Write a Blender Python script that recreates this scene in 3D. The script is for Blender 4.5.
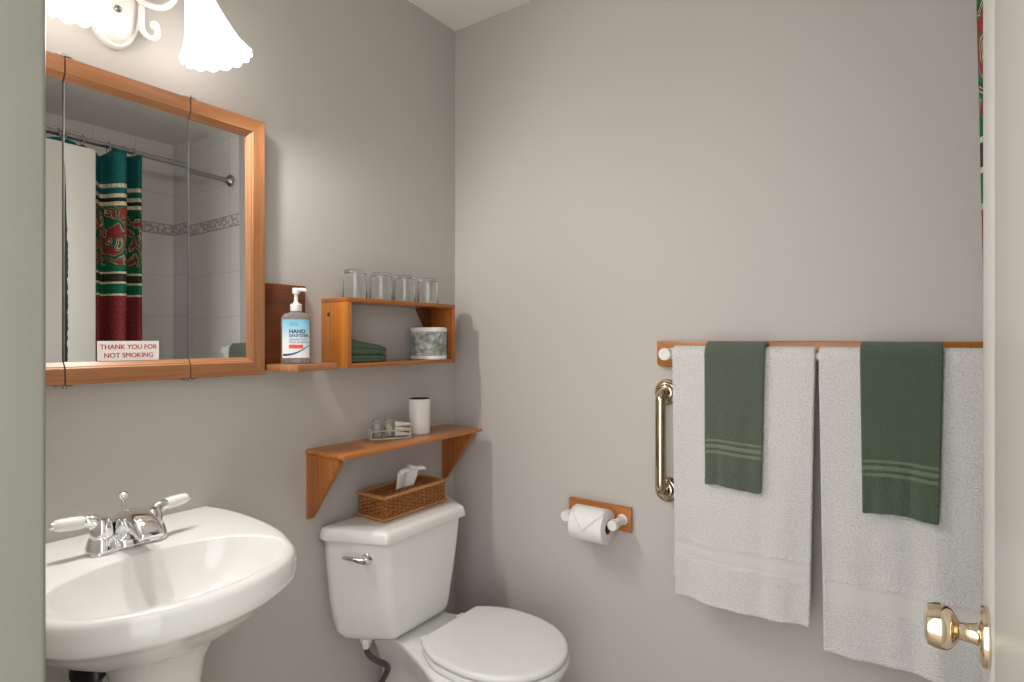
import bpy, bmesh, math, random
from mathutils import Vector, Matrix
random.seed(7)
PI = math.pi
SC = bpy.context.scene
COL = SC.collection
for o in list(bpy.data.objects): bpy.data.objects.remove(o)

# ---------------------------------------------------------------- camera
cam = bpy.data.cameras.new('camera'); camo = bpy.data.objects.new('camera', cam); COL.objects.link(camo)
TH = math.atan(406/574.2)
camo.location = (1.3875, -1.6, 1.27); camo.rotation_euler = (PI/2, 0, TH)
cam.sensor_width = 36; cam.lens = 574.2/1024*36; cam.shift_y = -3/1024; cam.clip_start = .01
SC.camera = camo
# ---------------------------------------------------------------- exposure, world
SC.view_settings.view_transform = 'Standard'; SC.view_settings.look = 'None'
SC.view_settings.gamma = 1; SC.view_settings.use_curve_mapping = False
SC.view_settings.exposure = 0.16
W = bpy.data.worlds.new('world'); SC.world = W; W.use_nodes = True
bg = W.node_tree.nodes['Background']; bg.inputs[0].default_value = (.99, .99, .985, 1); bg.inputs[1].default_value = 2.5
LAMP_W = 12.5          # each vanity bulb
SHADE_GLOW = 6.0
# ---------------------------------------------------------------- materials
def lin(c):
    return tuple(((v/255)/12.92 if v/255 <= .04045 else ((v/255+.055)/1.055)**2.4) for v in c)
class NT:
    def __init__(s, name):
        s.m = bpy.data.materials.new(name); s.m.use_nodes = True; s.t = s.m.node_tree
        s.b = s.t.nodes['Principled BSDF']; s.out = s.t.nodes['Material Output']
    def n(s, typ, **kw):
        nd = s.t.nodes.new(typ)
        for k, v in kw.items(): setattr(nd, k, v)
        return nd
    def l(s, a, b): s.t.links.new(a, b)
    def coord(s, kind='Object', scale=(1, 1, 1), loc=(0, 0, 0)):
        tc = s.n('ShaderNodeTexCoord'); mp = s.n('ShaderNodeMapping')
        s.l(tc.outputs[kind], mp.inputs[0]); mp.inputs['Scale'].default_value = scale; mp.inputs['Location'].default_value = loc
        return mp.outputs[0]
    def noise(s, vec, scale, detail=4, rough=.5, dist=0):
        nd = s.n('ShaderNodeTexNoise'); s.l(vec, nd.inputs['Vector'])
        nd.inputs['Scale'].default_value = scale; nd.inputs['Detail'].default_value = detail
        nd.inputs['Roughness'].default_value = rough; nd.inputs['Distortion'].default_value = dist
        return nd.outputs['Fac']
    def ramp(s, fac, stops, interp='LINEAR'):
        nd = s.n('ShaderNodeValToRGB'); cr = nd.color_ramp; cr.interpolation = interp
        while len(cr.elements) > 1: cr.elements.remove(cr.elements[-1])
        cr.elements[0].position = stops[0][0]; cr.elements[0].color = (*stops[0][1], 1)
        for p, c in stops[1:]:
            e = cr.elements.new(p); e.color = (*c, 1)
        s.l(fac, nd.inputs[0]); return nd.outputs[0]
    def bump(s, h, strength=.3, dist=.002):
        nd = s.n('ShaderNodeBump'); nd.inputs['Strength'].default_value = strength; nd.inputs['Distance'].default_value = dist
        s.l(h, nd.inputs['Height']); s.l(nd.outputs[0], s.b.inputs['Normal']); return nd
    def math(s, op, a, b=None, c=None):
        nd = s.n('ShaderNodeMath', operation=op)
        for i, v in enumerate((a, b, c)):
            if v is None: continue
            if hasattr(v, 'links'): s.l(v, nd.inputs[i])
            else: nd.inputs[i].default_value = v
        return nd.outputs[0]
    def mix(s, fac, a, b):
        nd = s.n('ShaderNodeMix', data_type='RGBA')
        for k, v in ((0, fac), (6, a), (7, b)):
            if hasattr(v, 'links'): s.l(v, nd.inputs[k])
            else: nd.inputs[k].default_value = v if k == 0 else (*v, 1)
        return nd.outputs[2]
    def set(s, **kw):
        for k, v in kw.items():
            k = {'col': 'Base Color', 'rough': 'Roughness', 'metal': 'Metallic', 'coat': 'Coat Weight', 'trans': 'Transmission Weight',
                 'ior': 'IOR', 'spec': 'Specular IOR Level', 'sheen': 'Sheen Weight', 'alpha': 'Alpha', 'sss': 'Subsurface Weight'}[k]
            s.b.inputs[k].default_value = (*v, 1) if isinstance(v, tuple) and len(v) == 3 else v
        return s
def plain(name, col, rough=.5, var=.04, scale=30, bump=0, **kw):
    t = NT(name); t.set(rough=rough, **kw)
    f = t.noise(t.coord(), scale, 3)
    t.l(t.ramp(f, [(.3, tuple(c*(1-var) for c in col)), (.7, tuple(min(1, c*(1+var)) for c in col))]), t.b.inputs['Base Color'])
    if bump: t.bump(t.noise(t.coord(), 260, 3), bump, .001)
    return t.m
def wood(name, axis, dark, light, rough=.32):
    t = NT(name); sc = [38, 38, 38]; sc[axis] = 2.2
    v = t.coord(scale=tuple(sc)); f = t.noise(v, 1.0, 6, .62, .6)
    sc2 = [160, 160, 160]; sc2[axis] = 5
    f2 = t.noise(t.coord(scale=tuple(sc2)), 1, 3)
    g = t.math('ADD', t.math('MULTIPLY', f, .75), t.math('MULTIPLY', f2, .25))
    t.l(t.ramp(g, [(.33, dark), (.5, tuple((a+b)/2 for a, b in zip(dark, light))), (.66, light)]), t.b.inputs['Base Color'])
    t.set(rough=rough, coat=.25); t.bump(g, .08, .001)
    return t.m
M = {}
PAINT = lin((195, 190, 185))
t = NT('wall_paint'); f = t.noise(t.coord(), 1.3, 3)
t.l(t.ramp(f, [(.3, tuple(c*.985 for c in PAINT)), (.7, PAINT)]), t.b.inputs['Base Color']); t.set(rough=.55, spec=.35)
t.bump(t.noise(t.coord(), 180, 3), .06, .001); M['paint'] = t.m
M['ceiling'] = plain('ceiling_paint', lin((242, 239, 235)), .8, .01, 2, .05)
M['trim'] = plain('trim_paint', lin((137, 137, 127)), .35, .01, 3)
M['door'] = plain('door_paint', lin((200, 199, 192)), .38, .01, 3, .03)
CH_D, CH_L = lin((150, 84, 38)), lin((196, 124, 68))
for i, ax in enumerate('xyz'):
    M['cab_'+ax] = wood('cabinet_oak_'+ax, i, lin((140, 90, 54)), lin((182, 128, 86)))
    M['pine_'+ax] = wood('varnished_pine_'+ax, i, lin((142, 78, 28)), lin((186, 112, 48)))
    M['walnut_'+ax] = wood('dark_wood_'+ax, i, lin((84, 42, 18)), lin((124, 66, 32)))
    M['honey_'+ax] = wood('honey_wood_'+ax, i, lin((154, 90, 32)), lin((198, 126, 54)))
M['china'] = NT('white_china').set(col=lin((236, 236, 232)), rough=.12, coat=.4).m
M['plastic'] = NT('white_plastic').set(col=lin((234, 234, 230)), rough=.25).m
M['seat'] = NT('seat_plastic').set(col=lin((232, 232, 228)), rough=.2).m
M['chrome'] = NT('chrome').set(col=(.86, .87, .88), rough=.07, metal=1).m
M['steel'] = NT('brushed_steel').set(col=(.34, .34, .34), rough=.3, metal=1).m
M['brass'] = NT('polished_brass').set(col=(.80, .68, .50), rough=.1, metal=1).m
M['champagne'] = NT('champagne_metal').set(col=(.60, .51, .38), rough=.14, metal=1).m
M['mirror'] = NT('mirror').set(col=(.90, .91, .90), rough=.0, metal=1).m
M['mirror_edge'] = NT('mirror_edge').set(col=lin((150, 156, 156)), rough=.2).m
M['black'] = NT('black_rubber').set(col=(.012, .012, .012), rough=.25).m
M['near_black'] = NT('near_black_matte').set(col=(.02, .018, .015), rough=.7).m  # near-black tone of the worn silvering, the wood knot and the tumbler's inside
M['hose'] = plain('braided_hose', lin((96, 92, 84)), .35, .3, 400, .3, metal=.6)
M['glass'] = NT('clear_glass').set(col=(.97, .99, .985), rough=.02, trans=1.0, ior=1.45).m
M['paper'] = plain('tissue_paper', lin((236, 235, 232)), .9, .015, 60, .15)
M['card'] = plain('cardboard', lin((120, 92, 62)), .9, .05, 60)
M['wicker'] = plain('wicker', lin((150, 92, 40)), .5, .4, 120, .2)
M['wicker_rim'] = wood('wicker_rim', 1, lin((168, 112, 62)), lin((204, 148, 92)), .45)
def terry(name, col, bands, lighten):
    t = NT(name); uv = t.coord('UV')
    n1 = t.noise(uv, 260, 2, .65); n2 = t.noise(uv, 60, 3)
    sep = t.n('ShaderNodeSeparateXYZ'); t.l(uv, sep.inputs[0]); v = sep.outputs[1]
    flat = None
    for a, b in bands:
        k = t.math('MULTIPLY', t.math('GREATER_THAN', v, a), t.math('LESS_THAN', v, b))
        flat = k if flat is None else t.math('MAXIMUM', flat, k)
    base = t.ramp(n1, [(.3, tuple(c*.74 for c in col)), (.62, col)])
    base = t.mix(t.math('MULTIPLY', n2, .35), base, tuple(c*.82 for c in col))
    t.l(t.mix(flat, base, lighten), t.b.inputs['Base Color'])
    h = t.math('MULTIPLY', n1, t.math('SUBTRACT', 1.0, t.math('MULTIPLY', flat, .85)))
    t.bump(h, 1.0, .006); t.set(rough=.95, spec=.15, sheen=.25); return t.m
WT = lin((240, 239, 235))
M['towel_w1'] = terry('white_terry', WT, [(.104, .152)], lin((209, 208, 204)))
M['towel_w2'] = terry('white_terry_long', WT, [(.114, .166)], lin((209, 208, 204)))
GT = lin((100, 110, 94))
M['towel_g'] = terry('green_terry', GT, [(.082, .088), (.096, .104), (.112, .117)], lin((116, 124, 106)))
GT2 = lin((90, 106, 86))
M['towel_g2'] = terry('green_terry_b', GT2, [(.082, .088), (.096, .104), (.112, .117)], lin((106, 120, 98)))
M['cloth_g'] = plain('washcloth_green', lin((78, 98, 76)), .95, .25, 300, .5)
# tiles of the tub surround
def tile(name, ax):
    t = NT(name); tc = t.coord(); sep = t.n('ShaderNodeSeparateXYZ'); t.l(tc, sep.inputs[0])
    cb = t.n('ShaderNodeCombineXYZ'); t.l(sep.outputs[ax], cb.inputs[0]); t.l(t.math('ADD', sep.outputs[2], .005), cb.inputs[1])
    br = t.n('ShaderNodeTexBrick'); br.offset = 0; br.squash = 1; t.l(cb.outputs[0], br.inputs['Vector'])
    br.inputs['Scale'].default_value = 1; br.inputs['Brick Width'].default_value = .2; br.inputs['Row Height'].default_value = .234
    br.inputs['Mortar Size'].default_value = .0022; br.inputs['Mortar Smooth'].default_value = .1
    br.inputs['Color1'].default_value = (*lin((232, 230, 226)), 1); br.inputs['Color2'].default_value = (*lin((228, 226, 222)), 1)
    br.inputs['Mortar'].default_value = (*lin((213, 210, 206)), 1)
    z = sep.outputs[2]
    band = t.math('MULTIPLY', t.math('GREATER_THAN', z, 1.868), t.math('LESS_THAN', z, 1.930))
    edge = t.math('MULTIPLY', band, t.math('SUBTRACT', 1.0, t.math('MULTIPLY', t.math('GREATER_THAN', z, 1.873), t.math('LESS_THAN', z, 1.925))))
    vo = t.n('ShaderNodeTexVoronoi', feature='DISTANCE_TO_EDGE'); t.l(cb.outputs[0], vo.inputs['Vector']); vo.inputs['Scale'].default_value = 26
    pat = t.ramp(vo.outputs['Distance'], [(.04, lin((172, 170, 168))), (.14, lin((226, 224, 220)))])
    c = t.mix(band, br.outputs['Color'], pat); c = t.mix(edge, c, lin((166, 163, 160)))
    t.l(c, t.b.inputs['Base Color']); t.set(rough=.22)
    t.bump(t.math('SUBTRACT', 1.0, br.outputs['Fac']), .3, .001); return t.m
M['tile_x'] = tile('wall_tile_back', 0); M['tile_y'] = tile('wall_tile_side', 1)
t = NT('floor_vinyl'); br = t.n('ShaderNodeTexBrick'); br.offset = 0; t.l(t.coord(), br.inputs['Vector'])
br.inputs['Scale'].default_value = 1; br.inputs['Brick Width'].default_value = .3; br.inputs['Row Height'].default_value = .3; br.inputs['Mortar Size'].default_value = .003
br.inputs['Color1'].default_value = (*lin((176, 164, 148)), 1); br.inputs['Color2'].default_value = (*lin((170, 158, 142)), 1); br.inputs['Mortar'].default_value = (*lin((130, 120, 108)), 1)
t.l(br.outputs['Color'], t.b.inputs['Base Color']); t.set(rough=.4); M['floor'] = t.m
# patterned shower curtain: bands by height, paisley by warped cells
t = NT('curtain_print'); uv = t.coord('UV'); sep = t.n('ShaderNodeSeparateXYZ'); t.l(uv, sep.inputs[0])
wv = t.math('ADD', sep.outputs[1], 0.0)
TEAL, GRN, OLV, CRM, BUR, DRK, RED = [lin(c) for c in ((10, 88, 88), (12, 92, 62), (44, 48, 26), (196, 186, 160), (116, 38, 42), (22, 30, 34), (130, 46, 42))]
zs = [(0, BUR), (1.448, CRM), (1.460, GRN), (1.500, CRM), (1.511, OLV), (1.540, CRM), (1.549, GRN), (1.835, CRM), (1.849, DRK), (1.872, CRM), (1.884, TEAL), (1.913, CRM), (1.926, TEAL)]
nd_in = t.math('DIVIDE', wv, 2.2)
bands = t.ramp(nd_in, [(z/2.2, c) for z, c in zs], 'CONSTANT')
wob = t.n('ShaderNodeTexNoise'); t.l(uv, wob.inputs['Vector']); wob.inputs['Scale'].default_value = 11; wob.inputs['Detail'].default_value = 2
mx = t.n('ShaderNodeMix', data_type='RGBA'); mx.inputs[0].default_value = .1; t.l(uv, mx.inputs[6]); t.l(wob.outputs['Color'], mx.inputs[7])
wav = t.n('ShaderNodeTexWave', wave_type='RINGS', rings_direction='SPHERICAL'); wav.inputs['Scale'].default_value = 4.2; wav.inputs['Distortion'].default_value = 9; wav.inputs['Detail'].default_value = 1
wav.inputs['Detail Scale'].default_value = 3
t.l(mx.outputs[2], wav.inputs['Vector'])
pais = t.ramp(wav.outputs['Fac'], [(0, GRN), (.10, DRK), (.20, GRN), (.36, CRM), (.43, RED), (.64, CRM), (.70, GRN), (.84, RED)], 'CONSTANT')
pz = t.math('MULTIPLY', t.math('GREATER_THAN', wv, 1.585), t.math('LESS_THAN', wv, 1.834))
c = t.mix(pz, bands, pais)
sp = t.ramp(t.noise(uv, 90, 3, .7), [(.35, (.45, .45, .45)), (.62, (1.15, 1.15, 1.15))])
mm = t.n('ShaderNodeMix', data_type='RGBA', blend_type='MULTIPLY'); mm.inputs[0].default_value = .8; t.l(c, mm.inputs[6]); t.l(sp, mm.inputs[7])
t.l(mm.outputs[2], t.b.inputs['Base Color']); t.set(rough=.7, spec=.25); M['curtain'] = t.m
# lit frosted glass of the lamp shades
t = NT('frosted_shade'); em = t.n('ShaderNodeEmission'); em.inputs[0].default_value = (1, .95, .88, 1); em.inputs[1].default_value = SHADE_GLOW
tr = t.n('ShaderNodeBsdfTransparent'); tr.inputs[0].default_value = (1, .98, .95, 1)
m1 = t.n('ShaderNodeMixShader'); m1.inputs[0].default_value = .5; t.l(tr.outputs[0], m1.inputs[2]); t.l(em.outputs[0], m1.inputs[1]); t.l(m1.outputs[0], t.out.inputs[0]); M['shade'] = t.m
t = NT('lit_bulb'); t.b.inputs['Emission Color'].default_value = (1, .93, .82, 1); t.b.inputs['Emission Strength'].default_value = 2; M['bulb'] = t.m
M['porcelain_w'] = NT('white_enamel').set(col=lin((232, 230, 226)), rough=.3).m
M['sign'] = NT('sign_card').set(col=lin((238, 236, 232)), rough=.5).m
M['red_ink'] = NT('red_ink').set(col=lin((190, 30, 38)), rough=.5).m
M['navy_ink'] = NT('navy_ink').set(col=lin((28, 66, 112)), rough=.5).m
M['blue_ink'] = NT('blue_ink').set(col=lin((70, 150, 190)), rough=.5).m
M['grey_ink'] = NT('grey_ink').set(col=lin((96, 110, 120)), rough=.5).m
M['coral_ink'] = NT('coral_ink').set(col=lin((236, 84, 62)), rough=.5).m
t = NT('sanitizer_label'); sep = t.n('ShaderNodeSeparateXYZ'); t.l(t.coord('Generated'), sep.inputs[0])
t.l(t.ramp(sep.outputs[2], [(0, lin((236, 240, 242))), (.45, lin((226, 236, 242))), (.82, lin((150, 206, 228))), (1, lin((120, 190, 220)))]), t.b.inputs['Base Color']); t.set(rough=.35); M['label'] = t.m
t = NT('wrapped_roll'); n = t.noise(t.coord(), 45, 4, .65)
t.l(t.ramp(n, [(.32, lin((104, 112, 108))), (.5, lin((150, 156, 150))), (.66, lin((206, 208, 203)))]), t.b.inputs['Base Color']); t.set(rough=.6); M['wrap'] = t.m
t = NT('clear_plastic'); t.set(col=(.90, .92, .91), rough=.08, trans=.85, ior=1.3); M['clear'] = t.m

# ---------------------------------------------------------------- helpers
def root(name, loc, label, cat, group=None):
    o = bpy.data.objects.new(name, None); COL.objects.link(o); o.location = loc; o.empty_display_size = .05
    o['label'] = label; o['category'] = cat
    if group: o['group'] = group
    return o
def tag(o, label, cat, group=None):
    o['label'] = label; o['category'] = cat
    if group: o['group'] = group
    return o
def wloc(o):
    v = Vector((0, 0, 0))
    while o: v += o.location; o = o.parent
    return v
def put(name, bm, mat, parent=None, smooth=True, angle=35, keep=False):
    """bm holds world coordinates; the object gets its own origin at the base of the shape"""
    mats = mat if isinstance(mat, (list, tuple)) else [mat]
    bmesh.ops.recalc_face_normals(bm, faces=bm.faces[:]) if not keep else None
    xs = [v.co for v in bm.verts]
    lo = Vector([min(c[i] for c in xs) for i in range(3)]); hi = Vector([max(c[i] for c in xs) for i in range(3)])
    org = Vector(((lo.x+hi.x)/2, (lo.y+hi.y)/2, lo.z))
    if keep == 'world': org = Vector((0, 0, 0))
    bmesh.ops.translate(bm, verts=bm.verts[:], vec=-org)
    if smooth:
        ca = math.radians(angle)
        for f in bm.faces: f.smooth = True
        for e in bm.edges:
            if len(e.link_faces) == 2 and e.calc_face_angle(0) > ca: e.smooth = False
    me = bpy.data.meshes.new(name); bm.to_mesh(me); bm.free()
    for m in mats: me.materials.append(m)
    o = bpy.data.objects.new(name, me); COL.objects.link(o)
    if parent: o.parent = parent; o.location = org - wloc(parent)
    else: o.location = org
    return o
def struct(name, bm, mat, **kw):
    o = put(name, bm, mat, keep='world', **kw); o['kind'] = 'structure'; return o
def box(bm, lo, hi, bev=0, seg=2, mi=0):
    r = bmesh.ops.create_cube(bm, size=1); vs = r['verts']
    for v in vs: v.co = Vector([lo[i] + (v.co[i]+.5)*(hi[i]-lo[i]) for i in range(3)])
    fs = {f for v in vs for f in v.link_faces}
    for f in fs: f.material_index = mi
    if bev: bmesh.ops.bevel(bm, geom=list({e for f in fs for e in f.edges}), offset=bev, segments=seg, profile=.5, affect='EDGES')
    return bm
def B(*a, **k): return box(bmesh.new(), *a, **k)
def loft(bm, rings, cap0=True, cap1=True, closed=False, mi=0):
    rv = [[bm.verts.new(p) for p in r] for r in rings]; n = len(rings[0])
    idx = list(range(len(rv)-1)) + ([len(rv)-1] if closed else [])
    for i in idx:
        a, b = rv[i], rv[(i+1) % len(rv)]
        for j in range(n):
            f = bm.faces.new((a[j], a[(j+1) % n], b[(j+1) % n], b[j])); f.material_index = mi
    if not closed:
        if cap0: bm.faces.new(rv[0][::-1]).material_index = mi
        if cap1: bm.faces.new(rv[-1]).material_index = mi
    return rv
def frame(d):
    d = Vector(d).normalized(); u = d.orthogonal().normalized(); return u, d.cross(u), d
def lathe(bm, org, axis, prof, n=32, mi=0, cap0=True, cap1=True, mod=None):
    u, v, d = frame(axis); o = Vector(org); rings = []
    for k, (r, h) in enumerate(prof):
        rings.append([o + d*h + (u*math.cos(a)+v*math.sin(a))*(max(r, 1e-5)*(mod(k, a) if mod else 1)) for a in (2*PI*i/n for i in range(n))])
    loft(bm, rings, cap0, cap1, mi=mi); return bm
def tube(bm, pts, rad, n=12, mi=0, flat=None):
    pts = [Vector(p) for p in pts]; rings = []; u = None
    for i, p in enumerate(pts):
        d = (pts[min(i+1, len(pts)-1)] - pts[max(i-1, 0)]).normalized()
        if u is None: u = d.orthogonal().normalized()
        u = (u - d*u.dot(d)).normalized(); w = d.cross(u)
        r = rad[i] if isinstance(rad, (list, tuple)) else rad
        rings.append([p + (u*math.cos(a)+w*math.sin(a))*r for a in (2*PI*k/n for k in range(n))])
    loft(bm, rings, mi=mi); return bm
def spline(pts, n=8):
    P = [Vector(p) for p in pts]; out = []
    for i in range(len(P)-1):
        p0, p1, p2, p3 = P[max(i-1, 0)], P[i], P[i+1], P[min(i+2, len(P)-1)]
        for k in range(n):
            t = k/n
            out.append(.5*((2*p1)+(p2-p0)*t+(2*p0-5*p1+4*p2-p3)*t*t+(3*p1-p0-3*p2+p3)*t**3))
    return out + [P[-1]]
def rpoly(pts, rad, n=6):
    """rounded polygon in 2D"""
    out = []; N = len(pts)
    for i in range(N):
        p = Vector(pts[i]); a = Vector(pts[i-1]); b = Vector(pts[(i+1) % N])
        r = rad[i] if isinstance(rad, (list, tuple)) else rad
        d1 = (a-p).normalized(); d2 = (b-p).normalized(); ang = d1.angle(d2)
        L = min(r/math.tan(ang/2), (a-p).length*.48, (b-p).length*.48)
        s, e = p+d1*L, p+d2*L
        for k in range(n+1):
            t = k/n; out.append((1-t)**2*s + 2*t*(1-t)*p + t*t*e)
    return out
def prism(bm, poly, ax, lo, hi, bev=0, mi=0):
    """poly: 2D in the two axes other than ax, extruded lo..hi along ax"""
    def P(p, h):
        c = [p[0], p[1]]; c.insert(ax, h); return c
    n0 = set(bm.faces)
    loft(bm, [[P(p, lo) for p in poly], [P(p, hi) for p in poly]], mi=mi)
    fs = [f for f in bm.faces if f not in n0]
    bmesh.ops.recalc_face_normals(bm, faces=fs)
    if bev: bmesh.ops.bevel(bm, geom=list({e for f in fs for e in f.edges}), offset=bev, segments=2, profile=.5, affect='EDGES')
    return bm
def text(body, size, weight=0, align='CENTER'):
    cu = bpy.data.curves.new('lettering', 'FONT'); cu.body = body; cu.size = size; cu.align_x = align; cu.offset = weight; cu.resolution_u = 3
    ob = bpy.data.objects.new('lettering', cu); COL.objects.link(ob)
    me = bpy.data.meshes.new_from_object(ob.evaluated_get(bpy.context.evaluated_depsgraph_get()))
    vs = [v.co.copy() for v in me.vertices]; fs = [tuple(p.vertices) for p in me.polygons]
    bpy.data.objects.remove(ob); bpy.data.curves.remove(cu); bpy.data.meshes.remove(me); return vs, fs
def add_text(bm, body, size, fn, weight=0, align='CENTER', mi=0, sx=1):
    vs, fs = text(body, size, weight, align); vv = [bm.verts.new(fn(v.x*sx, v.y)) for v in vs]
    for f in fs:
        try: bm.faces.new([vv[i] for i in f]).material_index = mi
        except ValueError: pass
def dup(o, loc, label, group=None):
    c = o.copy(); COL.objects.link(c); c.location = loc; c['label'] = label
    for ch in o.children:
        d = ch.copy(); COL.objects.link(d); d.parent = c
        for g in ch.children:
            e = g.copy(); COL.objects.link(e); e.parent = d
    return c

# ================================================================ the room
XR, YF, ZC = 2.23, -1.41, 2.395          # far tiled wall, door wall, ceiling
DX0, DX1, DZ = .70, 1.4548, 2.06          # doorway
TX = 1.506                                # painted wall ends, tile starts
struct('floor', B((-.12, -2.6, -.1), (XR+.12, .12, 0)), M['floor'])
struct('ceiling', B((-.12, YF-.12, ZC), (XR+.12, .12, ZC+.1)), M['ceiling'])
struct('wall_left', B((-.12, YF-.12, 0), (0, .12, ZC)), M['paint'])
bm = B((0, 0, 0), (TX, .12, ZC)); box(bm, (TX, 0, 0), (XR, .12, ZC), mi=1); struct('wall_back', bm, [M['paint'], M['tile_x']])
struct('wall_right', B((XR, YF-.12, 0), (XR+.12, .12, ZC)), M['tile_y'])
bm = B((0, YF-.11, 0), (DX0-.02, YF, ZC)); box(bm, (DX1+.045, YF-.11, 0), (XR, YF, ZC)); box(bm, (DX0-.02, YF-.11, DZ+.02), (DX1+.045, YF, ZC))
struct('wall_front', bm, M['paint'])
struct('trim_1', B((DX0-.02, YF-.118, 0), (DX0, YF+.004, DZ+.02), bev=.005, seg=3), M['trim'])          # left jamb
struct('trim_2', B((DX1+.038, YF-.118, 0), (DX1+.058, YF+.004, DZ+.02), bev=.004), M['trim'])     # hinge jamb
struct('trim_3', B((DX0, YF-.118, DZ), (DX1+.038, YF+.004, DZ+.02), bev=.004), M['trim'])
struct('baseboard_left', B((0, YF, 0), (.014, 0, .09), bev=.004), M['trim'])
struct('baseboard_back', B((.014, -.014, 0), (TX-.03, 0, .09), bev=.004), M['trim'])

# ---- open door, seen along its left face: six moulded panels
x0, x1 = DX1, DX1+.035; ya, yb = YF+.008, -.652
yg = -.793; gw = .004
pl = [(x0+.0006, yb-.003), (x0+.003, yb), (x1-.003, yb), (x1, yb-.003), (x1, yg+gw), (x1-.002, yg), (x1, yg-gw), (x1, ya), (x0, ya), (x0, yg-gw), (x0+.0025, yg), (x0+.0006, yg+gw)]
bm = prism(bmesh.new(), pl, 2, .012, 2.05)
door = struct('door_1', bm, M['door'])
KY, KZ = -.722, .917
bm = bmesh.new(); lathe(bm, (x0, KY, KZ), (-1, 0, 0), [(.035, 0), (.0355, .002), (.034, .006), (.030, .0085), (.020, .0095)], 48); put('rose', bm, M['brass'], door)
bm = bmesh.new(); lathe(bm, (x0-.0095, KY, KZ), (-1, 0, 0), [(0.013, 0.0), (0.0115, 0.0035), (0.0105, 0.0087), (0.0112, 0.0091), (0.0112, 0.0109), (0.0105, 0.0113), (0.011, 0.0174), (0.016, 0.0204), (0.0225, 0.0244), (0.0262, 0.0296), (0.0268, 0.0357), (0.0262, 0.0410), (0.0235, 0.0483), (0.018, 0.0509), (0.009, 0.052), (0, 0.0522)], 48); put('door_knob', bm, M['brass'], door)
for z in (.25, 1.05, 1.85):
    bm = bmesh.new(); lathe(bm, (x1+.004, ya-.002, z), (0, 0, 1), [(.006, 0), (.006, .09)], 16); put('hinge', bm, M['brass'], door)

# ================================================================ medicine cabinet
CX = .04; CZ0, CZ1 = 1.178, 1.815; CY = [-1.380, -1.192, -.957, -.7745]
cab = root('medicine_cabinet', (0, (CY[0]+CY[3])/2, CZ0), 'three-door mirrored medicine cabinet with an oak frame on the wall above the sink', 'cabinet')
put('cabinet_body', B((.0, CY[0]+.004, CZ0+.004), (.012, CY[3]-.004, CZ1-.004)), M['cab_z'], cab)
PROF = [(0, .012), (0, CX-.002), (.002, CX), (.032, CX), (.0345, CX-.003), (.036, CX-.003), (.0445, CX-.010), (.0455, .026), (.0455, .012)]
def sweep(path, offs, stile):
    bm = bmesh.new(); rows = []
    for (y, z), (oy, oz) in zip(path, offs): rows.append([bm.verts.new((d, y+oy*w, z+oz*w)) for w, d in PROF])
    n = len(PROF)
    for i in range(len(rows)-1):
        for j in range(n):
            f = bm.faces.new((rows[i][j], rows[i][(j+1) % n], rows[i+1][(j+1) % n], rows[i+1][j])); f.material_index = 1 if i in stile else 0
    bm.faces.new(rows[0]); bm.faces.new(rows[-1][::-1]); return bm
def mirror(y0, y1, e0, e1, worn=False):
    bm = bmesh.new(); z0, z1 = CZ0+.0446, CZ1-.0446; e = .0009
    ylist = [y0, y0+(e if e0 else 0), y1-(e if e1 else 0), y1]
    ycl = sorted(set(ylist))
    v = [[bm.verts.new((.030 if (y0 < y < y1) else .0285, y, z)) for z in (z0, z1)] for y in ycl]
    for i in range(len(ycl)-1):
        edge = (e0 and i == 0) or (e1 and i == len(ycl)-2)
        bm.faces.new((v[i][0], v[i+1][0], v[i+1][1], v[i][1])).material_index = 1 if edge else 0
    bk = [bm.verts.new((.0262, y, z)) for y, z in ((y0, z0), (y1, z0), (y1, z1), (y0, z1))]
    bm.faces.new(bk[::-1]).material_index = 1
    bm.faces.new([v[0][0], v[0][1], bk[3], bk[0]]).material_index = 1; bm.faces.new([v[-1][1], v[-1][0], bk[1], bk[2]]).material_index = 1
    if worn:      # blackened silvering along the hinge edge
        rnd = random.Random(3); N = 60; L = []
        for i in range(N+1):
            z = z0+.001+(z1-z0-.16)*i/N; w = (.0036+.0022*rnd.random())*min(1, (N-i)/26)+.0004
            L.append((bm.verts.new((.0303, y0+.0010, z)), bm.verts.new((.0303, y0+.0010+w, z))))
        for i in range(N): bm.faces.new((L[i][0], L[i+1][0], L[i+1][1], L[i][1])).material_index = 2
    return bm
g = .0012
def mk_door(path, offs, stile, my0, my1, e0, e1, worn=False):
    d = put('mirror_door', sweep(path, offs, stile), [M['cab_y'], M['cab_z']], cab, angle=20)
    put('mirror', mirror(my0, my1, e0, e1, worn), [M['mirror'], M['mirror_edge'], M['near_black']], d, smooth=False)
    return d
mk_door([(CY[1]-g, CZ1), (CY[0], CZ1), (CY[0], CZ0), (CY[1]-g, CZ0)], [(0, -1), (1, -1), (1, 1), (0, 1)], (1,), CY[0]+.0446, CY[1]-g, False, True)
d = put('mirror_door', B((.0125, CY[1]+g, CZ0+.004), (.0255, CY[2]-g, CZ1-.004)), M['cab_y'], cab)
for z, o in ((CZ1, -1), (CZ0, 1)): put('rail', sweep([(CY[1]+g, z), (CY[2]-g, z)], [(0, o)]*2, ()), [M['cab_y'], M['cab_z']], d, angle=20)
put('mirror', mirror(CY[1]+g, CY[2]-g, True, True, True), [M['mirror'], M['mirror_edge'], M['near_black']], d, smooth=False)
mk_door([(CY[2]+g, CZ1), (CY[3], CZ1), (CY[3], CZ0), (CY[2]+g, CZ0)], [(0, -1), (-1, -1), (-1, 1), (0, 1)], (1,), CY[2]+g, CY[3]-.0446, True, False).children[0].rotation_euler = (0, -.006, -.0105)   # this glass sits a touch askew
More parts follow.
